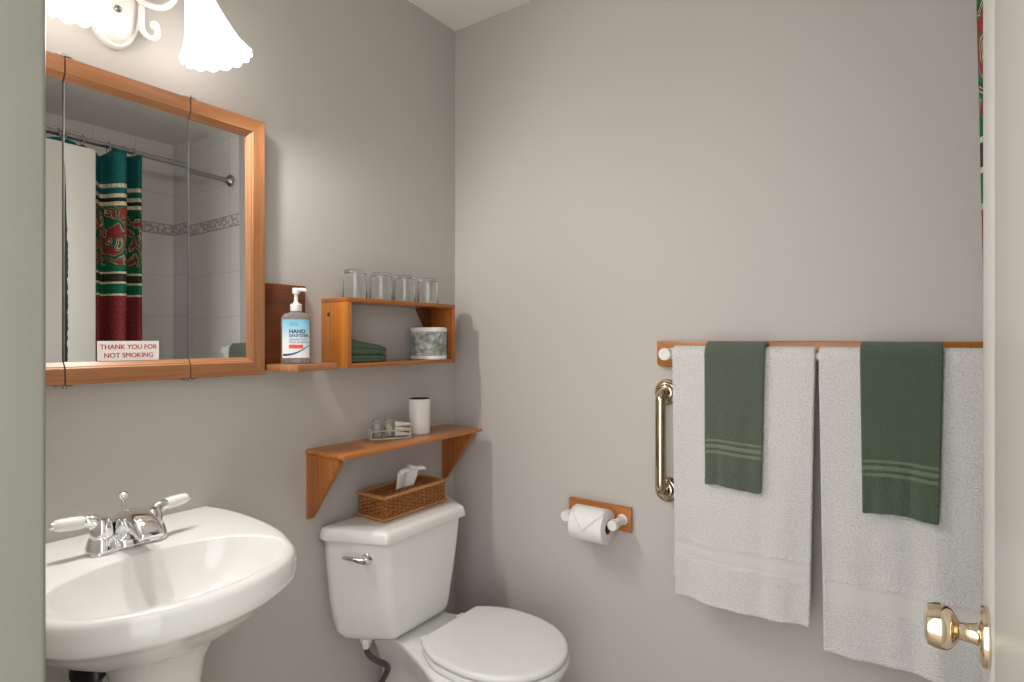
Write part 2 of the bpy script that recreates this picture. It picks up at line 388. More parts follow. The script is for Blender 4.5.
for y in CY[1:3]:
    for z, s in ((CZ1, 1), (CZ0, -1)):
        bm = bmesh.new(); lo, hi = sorted((z+s*.0004, z+s*.0032)); box(bm, (.018, y-.013, lo), (CX-.002, y+.013, hi), bev=.001)
        lathe(bm, (CX-.004, y, z+s*.0006), (0, 0, s), [(.004, 0), (.004, .005), (.0025, .006)], 14)
        put('hinge', bm, M['steel'], cab)
# sign stuck on the middle mirror
def onmir(y, z): return Vector((.0312, y, z))
sy0, sy1, sz0, sz1 = -1.1355, -1.020, CZ0+.0448, CZ0+.0448+.041
sgn = tag(put('no_smoking_sign', B((.0302, sy0, sz0), (.0310, sy1, sz1)), M['sign'], smooth=False), 'small white no smoking notice with red capitals stuck low on the middle mirror', 'sign')
bm = bmesh.new(); cy = (sy0+sy1)/2
for k in (-1, 0, 1):
    add_text(bm, 'THANK YOU FOR', .0142, lambda a, b: (.0312+k*.00002, cy+a+k*.00032, sz0+.0240+b), 0, sx=.94)
    add_text(bm, 'NOT SMOKING', .0142, lambda a, b: (.0312+k*.00002, cy+a+k*.00032, sz0+.0065+b), 0, sx=.94)
put('lettering', bm, M['red_ink'], sgn, smooth=False)

# ================================================================ vanity light
LY = -1.098; LZ = 1.990
vl = root('vanity_light', (0, LY, LZ-.11), 'white two-arm wall light with lit frilled glass shades above the mirror cabinet', 'lamp')
def oval(ry, rz, x, n=48): return [(x, LY+ry*math.cos(2*PI*i/n), LZ+rz*math.sin(2*PI*i/n)) for i in range(n)]
bm = bmesh.new(); loft(bm, [oval(.054, .112, .0), oval(.054, .112, .008), oval(.051, .108, .013), oval(.046, .102, .014), oval(.042, .097, .019), oval(.033, .084, .024), oval(.02, .05, .027)]); put('backplate', bm, M['porcelain_w'], vl)
bm = bmesh.new(); lathe(bm, (.026, LY, LZ-.035), (1, 0, 0), [(.007, 0), (.007, .004), (.004, .008), (0, .009)], 16); put('screw', bm, M['steel'], vl)
for s in (-1, 1):
    mouth = Vector((.145, LY+s*(.143 if s > 0 else .128), 1.888)); ax = Vector((.16, s*.24, -1)).normalized(); neck = mouth - ax*.135
    base = Vector((.022, LY+s*.02, LZ+.02))
    pts = spline([base, base+Vector((.035, s*.022, -.035)), base+Vector((.055, s*.055, -.03)), neck+Vector((-.03, -s*.012, .015)), neck-ax*.03, neck-ax*.005], 8)
    bm = tube(bmesh.new(), pts, .0065, 12)
    sc = [Vector((.030, LY+s*(.062+.018*math.cos(a)*k), LZ-.052+.021*math.sin(a)*k)) for a, k in ((PI+i*PI*1.3/20, 1-.3*(i/20)) for i in range(21))]
    sc = [Vector((.020, LY+s*.034, LZ+.03)), Vector((.030, LY+s*.044, LZ+.022)), Vector((.030, LY+s*.044, LZ-.02))] + sc
    tube(bm, spline(sc, 3), .0062, 10); lathe(bm, sc[-1]-Vector((.009, 0, 0)), (1, 0, 0), [(.007, 0), (.010, .004), (.010, .012), (.006, .016)], 14)
    lathe(bm, neck-ax*.012, ax, [(.012, -.018), (.019, -.010), (.022, 0), (.022, .014)], 24)
    put('arm', bm, M['porcelain_w'], vl)
    def frill(k, a, K=[0]): return 1 + (.055*max(0, (k-7)/3)*abs(math.cos(8*a)) if k > 7 else .012*math.cos(16*a)*k/8)
    prof = [(.021, 0), (.026, .012), (.031, .03), (.036, .05), (.0415, .07), (.0475, .09), (.0535, .108), (.059, .120), (.0635, .128), (.0675, .134), (.071, .139)]
    u, v, dd = frame(ax); rings = []
    for k, (r, h) in enumerate(prof):
        rings.append([neck + dd*(h + (.0045*abs(math.cos(8*a)) if k >= 9 else 0)) + (u*math.cos(a)+v*math.sin(a))*r*frill(k, a) for a in (2*PI*i/96 for i in range(96))])
    bm = bmesh.new(); loft(bm, rings, False, False)
    sh = put('glass_shade', bm, M['shade'], vl)
    bm = bmesh.new(); lathe(bm, neck, ax, [(.012, .0), (.013, .03), (.018, .045), (.026, .06), (.0285, .075), (.026, .09), (.016, .101), (0, .104)], 24); put('bulb', bm, M['bulb'], sh)
    L = bpy.data.lights.new('bulb_light', 'SPOT'); L.energy = LAMP_W; L.spot_size = PI*.99; L.spot_blend = .45; L.color = (1, .965, .925); L.shadow_soft_size = .022
    lo = bpy.data.objects.new('bulb_light', L); COL.objects.link(lo); lo.location = neck + ax*.118
    lo.rotation_euler = Vector((.74, .30*s, -.60)).to_track_quat('-Z', 'Y').to_euler()

# ================================================================ corner shelf with the sanitizer
ss = root('wall_shelf', (.0, -.70, 1.185), 'small dark wooden wall shelf with a tall back board, right beside the mirror cabinet', 'shelf')
put('back_board', B((0, -.771, 1.19), (.016, -.641, 1.412), bev=.002), M['walnut_y'], ss)
poly = rpoly([(.016, -.768), (.088, -.770), (.135, -.746), (.135, -.626), (.016, -.626)], [.001, .004, .004, .003, .001], 3)
bm = prism(bmesh.new(), poly, 2, 1.186, 1.203, .0012); put('shelf_board', bm, M['cab_y'], ss)
# hand sanitizer bottle
HB = Vector((.072, -.7085, 1.2034)); HA = math.atan2(-.906, 1.31)
fx = Vector((math.cos(HA), math.sin(HA), 0)); fy = Vector((-math.sin(HA), math.cos(HA), 0))
hs = root('sanitizer_bottle', HB, 'clear hand sanitizer pump bottle with a blue and white label on the dark shelf', 'bottle')
BW, BD, NE = .0365, .027, 3.0
def se(a, w, d, n=NE):
    c, s = math.cos(a), math.sin(a); return fy*(w*math.copysign(abs(c)**(2/n), c)) + fx*(d*math.copysign(abs(s)**(2/n), s))
def bring(w, d, z, N=48): return [HB + se(2*PI*i/N, w, d) + Vector((0, 0, z)) for i in range(N)]
bm = bmesh.new(); loft(bm, [bring(BW*k, BD*k, z) for k, z in ((.9, 0), (.98, .002), (1, .006), (1, .108), (.985, .116), (.93, .123), (.78, .129), (.5, .132), (.40, .134), (.38, .138))])
put('bottle_body', bm, M['clear'], hs)
def fsurf(u, v, off=.0006):
    w, d = BW+off, BD+off; q = max(0, 1-(abs(u)/w)**NE)**(1/NE); return HB + fy*u + fx*(d*q) + Vector((0, 0, v))
bm = bmesh.new(); N = 24; z0, z1 = .016, .114
for rows in range(1):
    vv = [[bm.verts.new(fsurf(-.0325+.065*i/N, z)) for i in range(N+1)] for z in (z0, z1)]
    for i in range(N): bm.faces.new((vv[0][i], vv[0][i+1], vv[1][i+1], vv[1][i]))
lab = put('label', bm, M['label'], hs, keep=True)
bm = bmesh.new(); X0 = -.0165
add_text(bm, 'HAND', .0135, lambda a, b: fsurf(X0+a, .079+b, .001), .0005, 'LEFT', 0)
add_text(bm, 'SANITIZER', .0105, lambda a, b: fsurf(X0+a, .069+b, .001), .0003, 'LEFT', 0, sx=.92)
add_text(bm, 'DÉSINFECTANT', .0062, lambda a, b: fsurf(X0+a, .0605+b, .001), .0001, 'LEFT', 1)
add_text(bm, 'POUR LES MAINS', .0062, lambda a, b: fsurf(X0+a, .0535+b, .001), .0001, 'LEFT', 1)
add_text(bm, 'Safe', .013, lambda a, b: fsurf(-.015+a, .098+b, .001), 0, 'LEFT', 2)
vv = [[bm.verts.new(fsurf(X0+.034*i/8, z, .001)) for i in range(9)] for z in (.040, .0495)]
for i in range(8): bm.faces.new((vv[0][i], vv[0][i+1], vv[1][i+1], vv[1][i])).material_index = 3
pr_ = []
for i in range(25):
    u = -.031+.062*i/24; z = .021+.026*((u+.031)/.062)**2.2; pr_.append((bm.verts.new(fsurf(u, z, .001)), bm.verts.new(fsurf(u, z+.0055-.003*i/24, .001))))
for i in range(24): bm.faces.new((pr_[i][0], pr_[i+1][0], pr_[i+1][1], pr_[i][1])).material_index = 0
put('lettering', bm, [M['navy_ink'], M['grey_ink'], M['blue_ink'], M['coral_ink']], lab, keep=True, smooth=False)
top = HB + Vector((0, 0, .136)); bm = bmesh.new()
lathe(bm, top, (0, 0, 1), [(.014, 0), (.0145, .002), (.0145, .017), (.012, .019), (.0075, .0195), (.007, .024), (.0048, .0245), (.0048, .044), (.0085, .045), (.009, .048), (.0095, .057), (.008, .060), (0, .0605)], 28)
pm = put('pump', bm, M['plastic'], hs)
nd_ = (fy*.95+fx*.3).normalized(); bm = tube(bmesh.new(), [top+Vector((0, 0, .0545)), top+nd_*.012+Vector((0, 0, .0555)), top+nd_*.021+Vector((0, 0, .0550)), top+nd_*.026+Vector((0, 0, .0525))], [.0056, .0052, .0046, .0040], 12); put('nozzle', bm, M['plastic'], pm)

# ================================================================ box shelf
x1 = .116; ya, yb = -.579, -.133; z0, z1 = 1.188, 1.382; T = .014
bs = root('box_shelf', (0, (ya+yb)/2, z0), 'open orange pine box shelf on the left wall carrying the four glasses', 'shelf')
put('top_board', B((0, ya, z1-.012), (x1, yb, z1), bev=.0012), M['pine_y'], bs)
put('bottom_board', B((0, ya+T, z0), (x1, yb-T, z0+.012), bev=.0012), M['pine_y'], bs)
bm = B((0, ya, z0), (x1, ya+T, z1-.0122), bev=.0012)
put('side_board', bm, M['honey_z'], bs)
put('side_board', B((0, yb-T, z0), (x1, yb, z1-.0122), bev=.0012), M['pine_z'], bs)
bm = bmesh.new(); lathe(bm, (.034, ya+.0006, z1-.046), (0, -1, 0), [(.006, 0), (.0055, .0012), (0, .0013)], 16); put('knot', bm, M['near_black'], bs)
poly = [(-.205, z1-.0125), (-.148, z1-.0125), (-.148, z1-.105)]
bm = prism(bmesh.new(), poly, 0, .0, .02, .0008); put('corner_brace', bm, M['walnut_z'], bs)
gy = [-.512, -.414, -.317, -.2115]
gl_lab = ['upturned clear glass tumbler, leftmost of four on the box shelf', 'upturned clear glass tumbler, second from the left on the box shelf', 'upturned clear glass tumbler, third from the left on the box shelf', 'upturned clear glass tumbler, rightmost of four on the box shelf, nearest the corner']
bm = bmesh.new()
lathe(bm, (.065, gy[0], z1+.0005), (0, 0, 1), [(.0345, 0), (.0348, .0008), (.0315, .074), (.030, .080), (.027, .083), (0, .083), (0, .0745), (.026, .0740), (.0285, .071), (.0325, .0012), (.0335, 0)], 40, cap0=False, cap1=False)
bm.verts.ensure_lookup_table(); n = 40
for j in range(n): bm.faces.new((bm.verts[10*n+j], bm.verts[10*n+(j+1) % n], bm.verts[(j+1) % n], bm.verts[j]))
bmesh.ops.remove_doubles(bm, verts=bm.verts[:], dist=1e-4)
g0 = tag(put('drinking_glass', bm, M['glass']), gl_lab[0], 'glass', 'glasses on the box shelf')
for y, lb in zip(gy[1:], gl_lab[1:]): dup(g0, (g0.location.x, y, g0.location.z), lb)
# folded washcloths
def cloth(yc, z, L, Wd, h, lab, peak):
    bm = bmesh.new(); N = 48; rings = []; rnd = random.Random(int(z*1e4))
    xc = .060; prof = [(.90, 0), (.98, .12), (1, .3), (.985, .46), (.93, .5), (.985, .56), (1, .72), (.97, .88), (.86, 1.0), (.55, 1.03), (.2, 1.04)]
    for k, t in prof:
        r = []
        for i in range(N):
            a = 2*PI*i/N; c, s = math.cos(a), math.sin(a)
            x = xc + Wd/2*k*math.copysign(abs(c)**.45, c); y = yc + L/2*k*math.copysign(abs(s)**.45, s)
            fall = 1 + peak*(-(y-yc)/(L/2))*.75 + .06*math.sin(5*a)*peak
            r.append((x, y, z + h*t*(fall if t > .1 else 1)))
        rings.append(r)
    loft(bm, rings); return tag(put('folded_washcloth', bm, M['cloth_g'], angle=60), lab, 'washcloth', 'green washcloths in the box shelf')
cloth(-.4885, z0+.0128, .146, .098, .0215, 'flat folded dark green washcloth at the bottom of the pile in the box shelf', .0)
cloth(-.4885, z0+.0352, .145, .098, .032, 'rumpled dark green washcloth on top of the pile in the box shelf', .55)
# wrapped toilet roll
R0 = .0600; ry = -.211; wr = root('wrapped_toilet_roll', (.068, ry, z0+.0122), 'paper-wrapped spare toilet roll with grey floral print in the box shelf', 'toilet paper')
H = .104; bm = bmesh.new(); lathe(bm, (.068, ry, z0+.0125), (0, 0, 1), [(R0-.003, 0), (R0, .003), (R0, .011), (R0-.0008, .0115), (R0-.0008, H-.014), (R0, H-.0135), (R0, H-.003), (R0-.003, H), (.022, H), (.021, H-.01), (0, H-.01)], 48)
for f in bm.faces:
    zc = f.calc_center_median().z-(z0+.0125); f.material_index = 1 if .0115 < zc < H-.0135 and f.normal.z < .5 and (f.calc_center_median().xy-Vector((.068, ry))).length > .04 else 0
put('roll', bm, [M['paper'], M['wrap']], wr)

# ================================================================ lower shelf
ls = root('wall_shelf', (0, -.34, .767), 'long varnished wooden shelf on two triangular brackets above the toilet tank', 'shelf')
poly = rpoly([(0, -.632), (.165, -.632), (.168, -.05), (0, -.05)], .004, 3)
bm = prism(bmesh.new(), poly, 2, .950, .961, .002); put('shelf_board', bm, M['honey_y'], ls)
for y in (-.628, -.072):
    poly = rpoly([(0, .9495), (.138, .9495), (.138, .934), (.012, .768), (0, .768)], [.001, .001, .006, .006, .001], 4)
    bm = prism(bmesh.new(), poly, 1, y, y+.018, .0012); put('bracket', bm, M['pine_z'], ls)
# white tumbler
bm = bmesh.new(); wy = -.2500; lathe(bm, (.065, wy, .9613), (0, 0, 1), [(.0325, 0), (.034, .002), (.0355, .108), (.0358, .112), (.0345, .1125), (.0332, .111), (.0315, .012), (0, .010)], 40)
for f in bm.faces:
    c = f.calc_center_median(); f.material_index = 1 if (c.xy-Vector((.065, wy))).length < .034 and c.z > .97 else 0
tag(put('tumbler', bm, [M['plastic'], M['near_black']]), 'plain white tumbler standing on the lower shelf beside the wire tray', 'cup')
# wire tray with toiletries
ta, tb = Vector((.046, -.437, .9615)), Vector((.109, -.335, .9615)); td = (tb-ta).normalized(); tn = Vector((-td.y, td.x, 0)); TL = (tb-ta).length; TWd = .040
tr_ = root('toiletry_tray', (ta+tb)/2+tn*TWd/2, 'small pale metal tray with clear sides holding toiletries on the lower shelf', 'tray')
def TP(u, v, z): return ta + td*u + tn*v + Vector((0, 0, z))
bm = bmesh.new()
for z in (.0022, .026):
    for a, b in (((0, 0), (TL, 0)), ((TL, 0), (TL, TWd)), ((TL, TWd), (0, TWd)), ((0, TWd), (0, 0))): tube(bm, [TP(*a, z), TP(*b, z)], .0024, 8)
for u, v in ((0, 0), (TL, 0), (TL, TWd), (0, TWd)): tube(bm, [TP(u, v, .001), TP(u, v, .033)], .0024, 8)
put('wire_frame', bm, plain('pale_gold', lin((214, 206, 184)), .35, .03, metal=.3), tr_)
bm = bmesh.new(); loft(bm, [[TP(u, v, z) for u, v in ((.001, .001), (TL-.001, .001), (TL-.001, TWd-.001), (.001, TWd-.001))] for z in (.0015, .003)]); put('floor_plate', bm, M['mirror_edge'], tr_)
def vial(u, v, lab):
    o = TP(u, v, .0035); rt = root('toiletry_bottle', o, lab, 'bottle', 'toiletry bottles in the tray')
    bm = bmesh.new(); rings = []
    for k, z in ((.8, 0), (1, .003), (1, .036), (.98, .044), (.85, .053), (.55, .058), (.2, .0595)):
        rings.append([o + td*(.0155*k*math.cos(a)) + tn*(.010*k*math.sin(a)) + Vector((0, 0, z)) for a in (2*PI*i/24 for i in range(24))])
    loft(bm, rings); put('bottle_body', bm, M['clear'], rt)
    bm = bmesh.new(); lathe(bm, o+Vector((0, 0, .004)), (0, 0, 1), [(.006, 0), (.0075, .002), (.0075, .034), (.005, .036)], 16); put('insert', bm, M['sign'], rt)
vial(.024, .030, 'clear domed toiletry bottle at the left end of the wire tray')
vial(.060, .030, 'second clear domed toiletry bottle, next to the white tubes in the tray')
def tubeo(u, v, z, lab, tilt):
    bm = bmesh.new(); rings = []
    for i in range(9):
        t = i/8; p = TP(u-.022+.052*t, v, z+tilt*t); w = .011; h = .0078*(1-t)**.7+.0016
        rings.append([p + tn*(w*math.cos(a)) + Vector((0, 0, h+h*math.sin(a))) for a in (2*PI*k/16 for k in range(16))])
    loft(bm, rings); tag(put('toiletry_tube', bm, M['plastic']), lab, 'tube', 'toiletry tubes in the tray')
tubeo(.098, .024, .0035, 'lower white toiletry tube lying at the bottom of the tray', .002)
tubeo(.098, .032, .018, 'middle one of the three stacked white toiletry tubes in the tray', .002)
tubeo(.098, .024, .0335, 'topmost white toiletry tube lying across the others in the tray', .004)

# ================================================================ toilet
TY = -.362
to = root('toilet', (.0, TY, 0), 'white two-piece toilet with closed lid in the corner under the wooden shelves', 'toilet')
def tank_ring(xb, xf, hb, hf, z, rf=.03, xc=None):
    xc = xc or xb+.03
    return [(x, TY+y, z) for x, y in rpoly([(xb, -hb+.006), (xc, -hb), (xf, -hf), (xf, hf), (xc, hb), (xb, hb-.006)], [.012, .03, rf, rf, .03, .012], 6)]
bm = bmesh.new()
loft(bm, [tank_ring(.07, .150, .125, .085, .4085), tank_ring(.05, .172, .16, .102, .412), tank_ring(.032, .184, .188, .112, .424), tank_ring(.024, .190, .199, .117, .441), tank_ring(.020, .196, .212, .128, .52), tank_ring(.018, .202, .222, .143, .62), tank_ring(.018, .205, .228, .154, .706)])
put('tank', bm, M['china'], to, angle=45)
bm = bmesh.new(); e = .004
loft(bm, [tank_ring(.016, .212, .235, .161, .7062, .018), tank_ring(.013, .2165, .240, .165, .7072, .018), tank_ring(.012, .218, .2415, .1665, .710, .018), tank_ring(.014, .2145, .2385, .1635, .729, .018), tank_ring(.017, .211, .2355, .161, .7365, .018), tank_ring(.021, .206, .231, .157, .7400, .018), tank_ring(.027, .199, .225, .152, .7418, .018), tank_ring(.05, .17, .20, .135, .7440, .018)])
put('tank_lid', bm, M['china'], to, angle=50)
bm = bmesh.new(); nrm = Vector((.385, -.923, 0)); tg = Vector((-.923, -.385, 0)); p = Vector((.152, TY-.180, .664))
lathe(bm, p, nrm, [(.016, -.004), (.016, .004), (.012, .008), (.009, .014), (.009, .022), (.006, .024), (0, .0245)], 24)
tube(bm, [p+nrm*.017+tg*-.008, p+nrm*.021+tg*.012, p+nrm*.023+tg*.03+Vector((0, 0, .004)), p+nrm*.022+tg*.055+Vector((0, 0, .006)), p+nrm*.022+tg*.062+Vector((0, 0, .0055))], [.0075, .0085, .0065, .0055, .003], 14)
put('flush_lever', bm, M['chrome'], to)
ITC = {}
def itp(T, x):
    if T[0] != 'c':
        key = tuple(T)
        if key not in ITC: ITC[key] = ['c'] + [(p.x, p.y) for p in spline([(a, b, 0) for a, b in T[:-1]] + [(T[-1][0], T[-1][1], 0)], 8)]
        T = ITC[key]
    T = T[1:]
    if x <= T[0][0]: return T[0][1]
    for (a, b), (c, d) in zip(T, T[1:]):
        if a <= x <= c:
            t = (x-a)/(c-a) if c > a else 0; return b+(d-b)*t
    return T[-1][1]
def oring(T, xm, rx, z, kx=1.0, kw=1.0, xshift=0, N=30, cy=TY):
    x0 = T[0][0]; L, wm = [], T[-1][1]; side = []
    xs = [x0+(xm-x0)*i/N for i in range(N+1)] + [xm+rx*math.sin(PI/2*i/N) for i in range(1, N+1)]
    for x in xs:
        w = itp(T, x) if x <= xm else wm*math.sqrt(max(0, 1-((x-xm)/rx)**2))
        side.append((x, w))
    cx = (x0+xm+rx)/2
    pts = [((x-cx)*kx+cx+xshift, cy+w*kw, z) for x, w in side] + [((x-cx)*kx+cx+xshift, cy-w*kw, z) for x, w in side[-2::-1]]
    return pts
BT = [(.035, .085), (.13, .098), (.20, .112), (.30, .148), (.37, .178), (.43, .184)]
bm = bmesh.new()
loft(bm, [oring(BT, .43, .212, z, kx, kw, xs, cy=TY+.018) for z, kx, kw, xs in ((0, .86, .62, -.02), (.02, .85, .60, -.02), (.05, .82, .54, -.03), (.14, .80, .50, -.04), (.22, .82, .52, -.04), (.28, .86, .64, -.025), (.325, .92, .80, -.012), (.36, .965, .92, -.005), (.385, .985, .97, -.002), (.397, 1, 1, 0), (.402, .995, .995, 0), (.405, .98, .98, 0))])
put('bowl', bm, M['china'], to, angle=50)
SY = TY+.029
ST = [(.280, .128), (.32, .152), (.37, .172), (.44, .178)]
def hole(z, k=1): return [(.455+.13*k*math.cos(a), SY+.105*k*math.sin(a), z) for a in (PI+2*PI*i/120 for i in range(120))]
bm = bmesh.new(); O = lambda z, k: oring(ST, .44, .208, z, k, k, 0, cy=SY)
n = len(O(.41, 1))
def hole(z, k=1):
    out = []
    for x, y, _ in O(z, 1):
        a = math.atan2(y-SY, x-.455); out.append((.455+.135*k*math.cos(a), SY+.105*k*math.sin(a), z))
    return out
loft(bm, [O(.4085, .97), O(.411, .995), O(.418, 1), O(.4235, .985), hole(.4235, 1), hole(.416, .96), hole(.4085, 1)], closed=True)
put('seat', bm, M['seat'], to, angle=50)
LT = [(.268, .118), (.30, .142), (.36, .168), (.44, .174)]
O2 = lambda z, k: oring(LT, .44, .203, z, k, k, 0, cy=SY)
bm = bmesh.new(); loft(bm, [O2(.4265, .965), O2(.428, .99), O2(.433, 1.0), O2(.439, .995), O2(.4425, .975), O2(.4438, .93), O2(.4448, .6), O2(.445, .2)])
put('seat_lid', bm, M['seat'], to, angle=50)
for s in (-1, 1):
    bm = bmesh.new(); yy = SY+s*.078; box(bm, (.236, yy-.016, .4072), (.286, yy+.016, .424), bev=.005, seg=3); tube(bm, [(.262, yy-.02, .425), (.262, yy+.02, .425)], .0068, 14); put('seat_hinge', bm, M['seat'], to)
bm = bmesh.new(); lathe(bm, (.095, TY-.135, .412), (0, 0, -1), [(.016, 0), (.016, .016), (.011, .02), (.011, .03)], 6); put('fill_nut', bm, M['plastic'], to)
bm = tube(bmesh.new(), spline([(.095, TY-.135, .395), (.098, TY-.130, .365), (.102, TY-.105, .335), (.100, TY-.068, .305), (.085, TY-.045, .27), (.055, TY-.06, .21), (.040, TY-.10, .175), (.040, TY-.15, .172)], 8), .0085, 14); put('supply_hose', bm, M['hose'], to)
bm = tube(bmesh.new(), spline([(.02, TY-.15, .170), (.05, TY-.15, .170)], 4), .009, 12); lathe(bm, (.0005, TY-.15, .17), (1, 0, 0), [(.026, 0), (.024, .006), (.012, .01), (.010, .03)], 24); lathe(bm, (.05, TY-.15, .17), (1, 0, 0), [(.014, 0), (.018, .005), (.018, .014), (.012, .018)], 6); put('shutoff_valve', bm, M['chrome'], to)

# ================================================================ wicker tissue box
wx0, wx1, wy0, wy1, wz = .034, .146, -.474, -.217, .7462
wb = root('tissue_basket', ((wx0+wx1)/2, (wy0+wy1)/2, wz), 'woven brown wicker tissue box cover with wooden rims on the toilet tank', 'tissue box')
put('base_rim', B((wx0-.006, wy0-.006, wz), (wx1+.006, wy1+.006, wz+.008), bev=.0025), M['wicker_rim'], wb)
bm = bmesh.new(); zt = wz+.062
for a, b, c, d in ((wx0-.004, wy0-.004, wx1+.004, wy0+.008), (wx0-.004, wy1-.008, wx1+.004, wy1+.004), (wx0-.004, wy0+.008, wx0+.008, wy1-.008), (wx1-.008, wy0+.008, wx1+.004, wy1-.008)): box(bm, (a, b, zt-.001), (c, d, zt+.009), bev=.003)
put('top_rim', bm, M['wicker_rim'], wb)
per = rpoly([(wx0, wy0), (wx1, wy0), (wx1, wy1), (wx0, wy1)], .008, 4); P = [Vector(p) for p in per]+[Vector(per[0])]
cum = [0]
for i in range(len(P)-1): cum.append(cum[-1]+(P[i+1]-P[i]).length)
TOT = cum[-1]
def pat(s):
    s %= TOT
    for i in range(len(P)-1):
        if s <= cum[i+1]:
            t = (s-cum[i])/max(1e-9, cum[i+1]-cum[i]); d = (P[i+1]-P[i]).normalized(); return P[i].lerp(P[i+1], t), Vector((d.y, -d.x))
NS = 42
bm = bmesh.new()
for r in range(10):
    z = wz+.0105+r*.0053; ring = []
    K = NS*6
    for i in range(K):
        s = TOT*i/K; p, nn = pat(s); off = .0030*math.cos(PI*(i/6)+PI*(r % 2)); q = p+nn*off; zz = z+.0006*math.sin(i*.9+r)
        ring.append([(q.x+nn.x*.0026*math.cos(a), q.y+nn.y*.0026*math.cos(a), zz+.0030*math.sin(a)) for a in (2*PI*k/6 for k in range(6))])
    loft(bm, ring, closed=True)
put('woven_side', bm, M['wicker'], wb, angle=80)
bm = bmesh.new()
for i in range(NS):
    p, nn = pat(TOT*i/NS); tube(bm, [(p.x, p.y, wz+.007), (p.x, p.y, zt)], .0016, 6)
put('stakes', bm, M['wicker_rim'], wb)
bm = bmesh.new(); cxw, cyw = (wx0+wx1)/2, (wy0+wy1)/2
for r in range(18):
    x = wx0+.010+(wx1-wx0-.02)*r/17; ins = abs(x-cxw) < .012
    for a, b in (((wy0+.009, cyw-.045), (cyw+.045, wy1-.009)) if ins else ((wy0+.009, wy1-.009),)):
        K = int((b-a)/.0022); tube(bm, [(x, a+(b-a)*i/K, zt+.0018+.0022*math.cos(PI*i/3+PI*(r % 2))) for i in range(K+1)], .0027, 6)
for i in range(31):
    y = wy0+.012+(wy1-wy0-.024)*i/30
    if abs(y-cyw) < .046: tube(bm, [(wx0+.008, y, zt+.0018), (cxw-.013, y, zt+.0018)], .0016, 6); tube(bm, [(cxw+.013, y, zt+.0018), (wx1-.008, y, zt+.0018)], .0016, 6)
    else: tube(bm, [(wx0+.008, y, zt+.0018), (wx1-.008, y, zt+.0018)], .0016, 6)
put('woven_top', bm, M['wicker'], wb, angle=80)
# tissue pulled up out of the slot
bm = bmesh.new(); NU, NV = 28, 16; V_ = []
for i in range(NU+1):
    row = []; u = i/NU
    for j in range(NV+1):
        v = j/NV; w = .034+.014*v
        y = cyw-.006+(u-.5)*2*w*(1+.12*v)+.016*v; lean = .010*v
        x = cxw+.004+lean+(.013*math.sin(u*6.5+.6)*(.35+.65*v))+.004*math.sin(u*15+v*3)*v
        z = zt-.012+v*(.088+.010*math.sin(u*PI*.9+.5)-.016*max(0, .25-u))+(.002*math.sin(u*14))*v
        if v > .78: x += (v-.78)*.075; z -= (v-.78)**2*.55
        row.append(bm.verts.new((x, y, z)))
    V_.append(row)
for i in range(NU):
    for j in range(NV): bm.faces.new((V_[i][j], V_[i+1][j], V_[i+1][j+1], V_[i][j+1]))
ts = tag(put('tissue', bm, M['paper'], angle=80), 'crumpled white tissue sticking up out of the wicker tissue box', 'tissue')
sm = ts.modifiers.new('thickness', 'SOLIDIFY'); sm.thickness = .0012; sm.offset = 0

# ================================================================ pedestal sink
SK = -1.128; KC = Vector((.30, 0))
hf_ = [(0, .224), (.02, .232), (.066, .243), (.11, .246), (.164, .246), (.22, .243), (.268, .237), (.31, .229), (.346, .218), (.41, .193), (.444, .168), (.4715, .127), (.49, .09), (.500, .055), (.505, .02)]
OUT = [Vector(p) for p in hf_] + [Vector((x, -y)) for x, y in hf_[::-1]]
INN = [Vector((.351+.128*math.cos(a), .188*math.copysign(abs(math.sin(a))**.9, math.sin(a)))) for a in (2*PI*i/80 for i in range(80))]
NA = 96
def radial(poly):
    out = []
    for k in range(NA):
        a = 2*PI*k/NA; d = Vector((math.cos(a), math.sin(a))); best = 0
        for i in range(len(poly)):
            p, q = poly[i]-KC, poly[(i+1) % len(poly)]-KC; e = q-p; den = d.x*e.y-d.y*e.x
            if abs(den) < 1e-12: continue
            tt = (p.x*e.y-p.y*e.x)/den; ss = (p.x*d.y-p.y*d.x)/den
            if -1e-6 <= ss <= 1+1e-6 and tt > best: best = tt
        out.append(KC+d*best)
    for _ in range(2): out = [(out[i-1]+out[i]*2+out[(i+1) % NA])/4 if out[i].x > .03 else out[i] for i in range(NA)]
    return out
RO, RI = radial(OUT), radial(INN); PC = Vector((.25, 0)); IC = Vector((.352, 0))
def sring(L, c, k, z, ky=None):
    return [(max(.001, c.x+(p.x-c.x)*k), SK+c.y+(p.y-c.y)*(ky or k), z) for p in L]
def inset(L, d):
    o = []
    for i, p in enumerate(L):
        t = (L[(i+1) % len(L)]-L[i-1]).normalized(); o.append(p+Vector((-t.y, t.x))*d)
    return o
bm = bmesh.new(); rings = [sring(RO, PC, .25, .724), sring(RO, PC, .42, .731), sring(RO, PC, .60, .750), sring(RO, PC, .77, .777), sring(RO, PC, .89, .803), sring(RO, PC, .955, .818)]
rings += [sring(inset(RO, .006), PC, 1, .8215), sring(inset(RO, .001), PC, 1, .828), sring(RO, PC, 1, .840), sring(RO, PC, 1, .856), sring(inset(RO, .002), PC, 1, .8645), sring(inset(RO, .006), PC, 1, .8705), sring(inset(RO, .012), PC, 1, .873), sring(inset(RO, .018), PC, 1, .8735)]
rings += [sring(RI, IC, 1.03, .8735), sring(RI, IC, 1.012, .8728), sring(RI, IC, 1.0, .8695), sring(RI, IC, .965, .855), sring(RI, IC, .88, .832), sring(RI, IC, .76, .808), sring(RI, IC, .58, .788), sring(RI, IC, .38, .777), sring(RI, IC, .18, .771)]
loft(bm, rings)
sk = root('pedestal_sink', (.0, SK, 0), 'white oval pedestal sink on the left wall below the mirror cabinet', 'sink')
put('basin', bm, M['china'], sk, angle=60)
